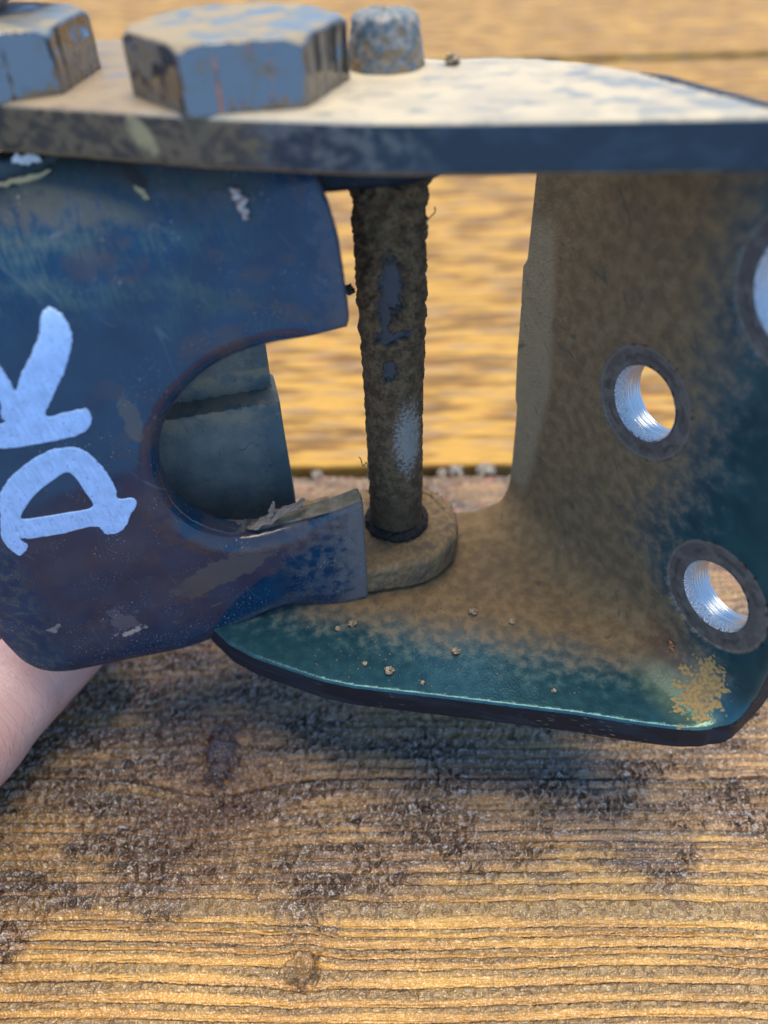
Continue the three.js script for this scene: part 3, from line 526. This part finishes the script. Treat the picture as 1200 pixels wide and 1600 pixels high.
netMesh('pin_head', net((x, y, z) => { const q = hyp(x - PIN[0], z - PIN[1]); return rint(q - lerp(4.35, 3.5, clamp((y - 104) / 6)), Math.abs(y - 106) - 3.7, 0.9) - 0.12 * N3(x / 1.4, y / 1.4, z / 1.4); }, [-4, 101, -104], [8, 111, -92], 0.3), [headMat], () => 0, [pinUV], pin, BASE);
netMesh('pin_tail', net((x, y, z) => { const q = hyp(x - PIN[0], z - PIN[1]); return rint(q - 5, Math.abs(y - 22) - 2.6, 0.9); }, [-4, 18, -104], [8.5, 25.2, -92], 0.5), [pinMat], () => 0, [pinUV], pin, BASE);
// two hexagon bolts through the upper flange
const boltMat = surface('bolt_steel', 512, 256, [-36, 36, 100, 114], (a, y) => {
  const m = fbm(a / 7, y / 5, 4), m2 = fbm(a / 1.6 + 7, y / 1.6, 4), d = sst(0.15, 0.9, m + 0.35 * m2 + 0.6 * sst(-3, -9, a) + 0.5 * sst(106, 104.3, y));
  const c = mix3([0.20, 0.205, 0.21], [0.22, 0.15, 0.08], d);
  return [...c, lerp(0.12, 0.85, d), 0.5 + 0.1 * m2 * d + 0.35 * N2(a / 2.6 + 3, y / 16), lerp(0.95, 0, sst(0.2, 0.6, d))];
}, { bump: 0.7, metal: true });
const capMat = surface('bolt_cap', 256, 256, [-14, 14, -14, 14], (a, b) => {
  const m = fbm(a / 7, b / 7, 4), d = sst(-0.4, 0.5, m + 0.35 * sst(1, -9, a)), c = mix3([0.15, 0.18, 0.19], [0.31, 0.25, 0.155], d);
  return [...c, lerp(0.3, 0.8, d), 0.5 + 0.3 * m];
}, { bump: 0.2 });
for (const [bx, bz, turn] of [[-13.1, -90.9, 0.16], [-41.2, -97.4, 0.42]]) {
  const hex = (x, z) => { let d = -99; for (let k = 0; k < 6; k++) { const a = turn + k * Math.PI / 3; d = Math.max(d, x * Math.sin(a) + z * Math.cos(a)); } return d - 9.9; };
  netMesh('bolt', net((X, y, Z) => { const x = X - bx, z = Z - bz, q = hyp(x, z); const head = smax(rint(hex(x, z), Math.abs(y - 107.25) - 3.15, 0.25), (q - 10.9 + (y - 110.0) * 1.2) * 0.6, 0.15), neck = rint(q - 6, Math.abs(y - 103) - 2.5, 0.3); return Math.min(head, neck) - 0.07 * N3(X / 3, y / 3, Z / 3); }, [bx - 13, 95, bz - 13], [bx + 13, 113.4, bz + 13], 0.4),
    [boltMat, capMat], (x, y, z, nx, ny, nz) => (ny / hyp(nx, ny, nz) > 0.5 && y > 108 ? 1 : 0), [(x, y, z) => [Math.atan2(x - bx, z - bz) * 11, y], (x, y, z) => [x - bx, z - bz]], hinge, BASE);
}

// ---------------------------------------------------------------- the hand that holds the hinge
const skin = surface('skin', 1024, 1024, [-130, -30, -130, -30], (a, b) => {
  const m = fbm(a / 14, b / 14, 4), c1 = 1 - Math.abs(N2((a + b) / 1.6 + 0.4 * N2(a, b), (a - b) / 5)), c2 = 1 - Math.abs(N2((a - 0.4 * b) / 1.3 + 0.4 * N2(a + 8, b), (b + 0.4 * a) / 3.4)), cr = Math.pow(Math.max(c1, c2), 10), g = N2(a / 0.22, b / 0.22);
  let c = mix3([0.74, 0.455, 0.375], [0.66, 0.35, 0.28], clamp(0.5 + 1.2 * m)); c = mix3(c, [0.42, 0.235, 0.19], 0.3 * cr);
  return [...c.map((v) => v * (1 + 0.03 * g)), 0.46 + 0.1 * m, 0.75 - 0.55 * cr + 0.15 * g];
}, { bump: 0.16 });
{
  const chains = [
    [[-96, 24, -14, 11], [-81, 14.5, -53, 9.6], [-71.5, 12.4, -72.5, 8.9], [-59, 12.4, -95, 7.9]],           // index finger, under the leaf
    [[-106, 22, -18, 11], [-100, 14, -60, 9.6], [-92, 12.6, -84, 8.9], [-80, 13, -105, 8]],
    [[-117, 21, -18, 10.5], [-118, 13, -56, 9.2], [-111, 12, -79, 8.5], [-100, 12.4, -99, 7.6]],
    [[-128, 20, -14, 9.5], [-133, 12, -46, 8.2], [-129, 11, -64, 7.4], [-121, 11.6, -79, 6.6]],
    [[-104, 40, 10, 16], [-98, 74, -38, 12.5], [-72, 103, -80, 10.6], [-42, 120.2, -104.5, 9.0]],             // thumb, on the bolt
  ];
  const bones = []; for (const c of chains) for (let i = 0; i < c.length - 1; i++) bones.push([c[i], c[i + 1]]);
  const palm = [[[-100, 28, -10, 15], [-122, 30, 40, 20]], [[-112, 26, -10, 15], [-126, 29, 40, 20]], [[-124, 25, -8, 14], [-132, 29, 40, 19]], [[-126, 30, 40, 23], [-140, 36, 75, 24]], [[-140, 36, 75, 24], [-175, 55, 190, 33]]];
  const cap = (x, y, z, [a, b]) => { const dx = b[0] - a[0], dy = b[1] - a[1], dz = b[2] - a[2], t = clamp(((x - a[0]) * dx + (y - a[1]) * dy + (z - a[2]) * dz) / (dx * dx + dy * dy + dz * dz)); return hyp(x - a[0] - dx * t, y - a[1] - dy * t, z - a[2] - dz * t) - lerp(a[3], b[3], t); };
  const sdf = (x, y, z) => {
    let p = 1e9; for (const b of palm) p = smin(p, cap(x, y, z, b), 10);
    let d = 1e9; for (let f = 0; f < 5; f++) { let q = 1e9; for (let k = 0; k < 3; k++) q = smin(q, cap(x, y, z, bones[f * 3 + k]), 3); d = smin(d, q, 1.2); }
    d = smin(d, p, 7);
    return d;
  };
  const base = [-100, 0, -40], g1 = net(sdf, [-215, 0.6, -118], [-28, 140, 205], 2.2);
  const hand = netMesh('hand', g1, [skin], () => 0, [(x, y, z) => [x + 0.5 * y, z + 0.35 * y]], scene, base);
  hand.position.set(base[0] * MM, base[1] * MM, base[2] * MM);
  tag(hand, 'bare hand with one finger under the marked leaf of the hinge', 'hand');
}

// ---------------------------------------------------------------- bits of debris
const strawMat = surface('straw', 128, 128, [-6, 6, -6, 6], (a, b) => { const m = N2(a / 3, b / 0.25), v = 1 + 0.25 * m; return [0.46 * v, 0.34 * v, 0.17 * v, 0.7, 0.5 + 0.4 * m]; }, { bump: 0.1 });
const barkMat = surface('grey_splinter', 128, 128, [-6, 6, -6, 6], (a, b) => { const m = N2(a / 2.5, b / 0.22), v = 1 + 0.4 * m; return [0.22 * v, 0.165 * v, 0.125 * v, 0.8, 0.5 + 0.4 * m]; }, { bump: 0.15 });
const gapMat = surface('bright_gap', 128, 128, [-6, 6, -6, 6], (a, b) => { const m = fbm(a, b, 3), v = 1 + 0.3 * m; return [0.66 * v, 0.62 * v, 0.58 * v, 0.6, 0.5 + 0.4 * m]; }, { bump: 0.1 });
const pinkMat = surface('pink_chip', 128, 128, [-6, 6, -6, 6], (a, b) => { const c = mix3([0.55, 0.50, 0.46], [0.40, 0.23, 0.15], sst(-0.3, 0.3, N2(a / 0.8, b / 0.8))); return [...c, 0.6, 0.5 + 0.3 * N2(a, b)]; }, { bump: 0.1 });
const rustMat = surface('rust_flake', 128, 128, [-6, 6, -6, 6], (a, b) => { const c = mix3([0.36, 0.16, 0.07], [0.20, 0.085, 0.04], sst(-0.3, 0.3, N2(a / 0.8, b / 0.8))); return [...c, 0.7, 0.5 + 0.3 * N2(a, b)]; }, { bump: 0.1 });
const crumbMat = surface('dirt_crumb', 128, 128, [-6, 6, -6, 6], (a, b) => { const c = mix3([0.46, 0.36, 0.24], [0.20, 0.14, 0.08], sst(-0.3, 0.4, fbm(a * 1.5, b * 1.5, 4))); return [...c, 0.95, 0.5 + 0.5 * fbm(a * 3, b * 3, 3)]; }, { bump: 0.25 });
// a ragged sliver along the line a-b (mm), w wide, t thick, facing n
function sliver(name, a, b, w, t, n, mat, label, category, group, seed = 1, bend = 0) {
  const A = new THREE.Vector3(...a), B = new THREE.Vector3(...b), d = B.clone().sub(A), L = d.length(); d.normalize();
  const nn = new THREE.Vector3(...n); nn.sub(d.clone().multiplyScalar(nn.dot(d))).normalize(); const sd = new THREE.Vector3().crossVectors(d, nn);
  const nL = 22, ring = 8, pos = [], uv = [], ind = [];
  for (let i = 0; i <= nL; i++) {
    const f = i / nL, taper = Math.pow(Math.sin(Math.PI * (0.06 + 0.9 * f)), 0.55), hw = w / 2 * taper * (0.75 + 0.5 * (0.5 + 0.5 * N2(f * 5, seed * 3.7))), sh = w * 0.22 * N2(f * 4, seed * 9.1), up = bend * Math.sin(Math.PI * f) + 0.15 * t * N2(f * 6, seed);
    for (let k = 0; k < ring; k++) { const q = k / ring * Math.PI * 2, cx = Math.sign(Math.cos(q)) * Math.pow(Math.abs(Math.cos(q)), 0.6) * hw + sh, cy = Math.sin(q) * t / 2 * (0.4 + 0.6 * taper) + up; const P = A.clone().addScaledVector(d, L * f).addScaledVector(sd, cx).addScaledVector(nn, cy); pos.push(P.x, P.y, P.z); uv.push((L * f) / 12, (cx + 6) / 12 + (k > 4 ? 0.02 : 0)); }
  }
  for (let i = 0; i < nL; i++) for (let k = 0; k < ring; k++) { const k2 = (k + 1) % ring, p = i * ring + k, q = i * ring + k2; ind.push(p, p + ring, q, q, p + ring, q + ring); }
  const c0 = pos.length / 3; for (const e of [0, nL]) { let x = 0, y = 0, z = 0; for (let k = 0; k < ring; k++) { const o = (e * ring + k) * 3; x += pos[o] / ring; y += pos[o + 1] / ring; z += pos[o + 2] / ring; } pos.push(x, y, z); uv.push(0.5, 0.5); }
  for (let k = 0; k < ring; k++) { const k2 = (k + 1) % ring; ind.push(c0, k, k2, c0 + 1, nL * ring + k2, nL * ring + k); }
  const c = A.clone().add(B).multiplyScalar(0.5); for (let i = 0; i < pos.length; i += 3) { pos[i] = (pos[i] - c.x) * MM; pos[i + 1] = (pos[i + 1] - c.y) * MM; pos[i + 2] = (pos[i + 2] - c.z) * MM; }
  const g = new THREE.BufferGeometry(); g.setAttribute('position', new THREE.Float32BufferAttribute(pos, 3)); g.setAttribute('uv', new THREE.Float32BufferAttribute(uv, 2)); g.setIndex(ind); g.computeVertexNormals();
  const o = put(numbered(name), g, mat); o.position.set(c.x * MM, c.y * MM, c.z * MM); return tag(o, label, category, group);
}
const onLeaf = (u, y, w) => { const [x, z] = fromL(u, w - (w > 0 ? drawn(u, y) : 0)); return [x, y, z]; };
const nLeaf = [LN[0], 0, LN[1]], nWeb = [BN[0], 0, BN[1]];
sliver('wood_splinter', onLeaf(-17.2, 47.15, -1.8), onLeaf(-8.2, 50.2, -2.6), 1.5, 0.6, [0.1, 1, 0.5], barkMat, 'grey wood splinter lying along the lower arm of the leaf', 'splinter', undefined, 1, 0.15);
sliver('wood_splinter', onLeaf(-14.4, 47.6, -1.6), onLeaf(-12.8, 51.6, -1.9), 0.9, 0.4, nLeaf, barkMat, 'small pale flake standing up from the lower arm of the leaf', 'splinter', undefined, 4, 0.1);
sliver('straw_chip', onLeaf(-22.0, 96.3, 0.3), onLeaf(-20.75, 95.2, 0.35), 0.7, 0.4, nLeaf, strawMat, 'short straw chip stuck high on the marked leaf', 'chip', undefined, 2);
sliver('paint_chip', onLeaf(-11.8, 96.0, 0.35), onLeaf(-10.7, 93.0, 0.4), 1.3, 0.6, nLeaf, pinkMat, 'pinkish white chip stuck to the leaf under the upper flange', 'chip', undefined, 3);
sliver('lit_rim_stalk', onLeaf(-37.5, 95.8, 0.35), onLeaf(-30.75, 97.2, 0.35), 0.7, 0.6, nLeaf, strawMat, 'added yellow stalk standing in for the lit rim along the leaf top', 'straw', undefined, 6, 0.2);  // added piece in place of the lit edge of the leaf
sliver('bright_gap_scrap', onLeaf(-34.6, 98.5, 0.6), onLeaf(-31.6, 98.2, 0.6), 1.1, 0.3, nLeaf, gapMat, 'added white scrap standing in for the bright gap under the upper flange', 'scrap', undefined, 8);  // added piece in place of bright background showing through the gap
{ const P = (s, t, y) => { const [x, z] = fromST(s, t); return [x, y, z]; };
  sliver('rust_flake', P(39.5, 0.9, 33.0), P(41.4, 1.2, 30.6), 1.2, 0.5, nWeb, rustMat, 'orange brown flake stuck beside the lowest bolt hole', 'flake', undefined, 5);
  sliver('tan_flake', [-21.5, 26.6, -76.4], [-19.4, 27.4, -75.0], 0.9, 0.3, [-0.5, 0, 1], strawMat, 'tan flake clinging to the dark edge of the lower flange', 'flake', undefined, 7); }
const R = rng(77);
function crumb(name, x, y, z, r, mat, label, category, group) {
  const g = mergeVertices(new THREE.IcosahedronGeometry(1, 4).deleteAttribute('normal').deleteAttribute('uv')), p = g.attributes.position, o1 = R() * 90, uv = [];
  for (let i = 0; i < p.count; i++) { const a = [p.getX(i), p.getY(i), p.getZ(i)], k = 1 + 0.55 * N3(a[0] * 1.3 + o1, a[1] * 1.3, a[2] * 1.3) + 0.25 * N3(a[0] * 3.5 + o1, a[1] * 3.5, a[2] * 3.5); p.setXYZ(i, a[0] * k * r * MM, a[1] * k * r * 0.7 * MM, a[2] * k * r * MM); uv.push(0.5 + a[0] * r / 12 + 0.1 * a[1], 0.5 + a[2] * r / 12); }
  g.setAttribute('uv', new THREE.Float32BufferAttribute(uv, 2)); g.computeVertexNormals(); g.computeBoundingBox();
  const o = put(numbered(name), g, mat); o.position.set(x * MM, y * MM - g.boundingBox.min.y - 0.12 * MM, z * MM); return tag(o, label, category, group);
}
for (const [x, z, r] of [[10.2, -74.1, 0.6], [-0.1, -71, 0.62], [-3.8, -72.6, 0.34], [13.8, -81.9, 0.6], [19.7, -79.7, 0.42], [-5.8, -80.2, 0.6], [-8, -79.6, 0.4], [4.8, -68.7, 0.3], [24, -66.5, 0.25]]) crumb('dirt_crumb', x, 29, z, r, crumbMat, 'small crumb of dry dirt lying on the lower flange of the hinge', 'crumb', 'dirt crumbs on the lower flange');
crumb('dirt_clod', 9.5, 104.4, -97.5, 0.75, crumbMat, 'grey clod of dirt beside the pin head on the upper flange', 'clod');
crumb('dirt_clod', -3.6, 78.2, -97.2, 0.7, pinMat, 'brown clod of dirt sticking out of the side of the crusted pin', 'clod').position.y = 0.0782;
const pebMat = surface('pebble', 64, 64, [-6, 6, -6, 6], (a, b) => { const v = 0.24 + 0.2 * fbm(a, b, 3); return [v, v * 0.9, v * 0.78, 0.7, 0.5 + 0.4 * N2(a, b)]; }, { bump: 0.2 });
for (const [x, r] of [[-17, 1.3], [15.5, 1.2], [19, 1.7], [26.5, 2.0]]) crumb('grit_pebble', x, -2.6, -156.2 + SL * x, r, pebMat, 'tiny pebble wedged in the gap between two boards', 'pebble', 'pebbles in the board gap');
{ // fine grit strewn over the lower flange round the knuckle: too fine and many to count
  const g = new THREE.IcosahedronGeometry(1, 0), q = [], R2 = rng(5);
  while (q.length < 420) { const x = -14 + 44 * R2(), z = -92 + 34 * R2(), [ss, tt] = toS_(x, z), k = hyp(x - 2, z + 86) / 16; if (tt < 7.5 || botPoly(ss, tt) > -0.9 || hyp(x - PIN[0], z - PIN[1]) < 11.5 || toL(x, z)[1] < 0.8 && toL(x, z)[0] < 0 || R2() > Math.exp(-k * k) + 0.12) continue; q.push([x, z, 0.05 + 0.16 * R2() * R2()]); }
  const o = new THREE.InstancedMesh(g, crumbMat, q.length), M = new THREE.Matrix4(), Q = new THREE.Quaternion(), S = new THREE.Vector3(), T = new THREE.Vector3();
  q.forEach(([x, z, r], i) => { Q.setFromEuler(new THREE.Euler(6 * R2(), 6 * R2(), 6 * R2())); M.compose(T.set(x * MM, (29 + 0.4 * r) * MM, z * MM), Q, S.set(r * (0.7 + 0.8 * R2()) * MM, r * MM, r * (0.7 + 0.8 * R2()) * MM)); o.setMatrixAt(i, M); });
  o.name = 'grit'; o.userData.kind = 'stuff'; o.userData.label = 'fine brown grit strewn over the lower flange round the pin'; o.castShadow = o.receiveShadow = true; scene.add(o);
}
// loose fibres caught in the crust of the pin
for (const [y, side, len, k] of [[86, 1, 5, 1], [48, -1, 4.5, 6]]) {
  const pts = []; for (let i = 0; i <= 6; i++) { const f = i / 6; pts.push(new THREE.Vector3(PIN[0] + side * (4.2 + len * 0.28 * f + 0.5 * N2(k * 5, f * 2)) - BASE[0], y + len * (f - 0.3) + 0.7 * N2(k * 3, f * 2.5) - BASE[1], PIN[1] + 2.0 + 1.0 * N2(k * 7, f * 2) - BASE[2]).multiplyScalar(MM)); }
  put('fibre', new THREE.TubeGeometry(new THREE.CatmullRomCurve3(pts), 18, 0.09 * MM, 5), strawMat, pin);
}
renderer.render(scene, camera);
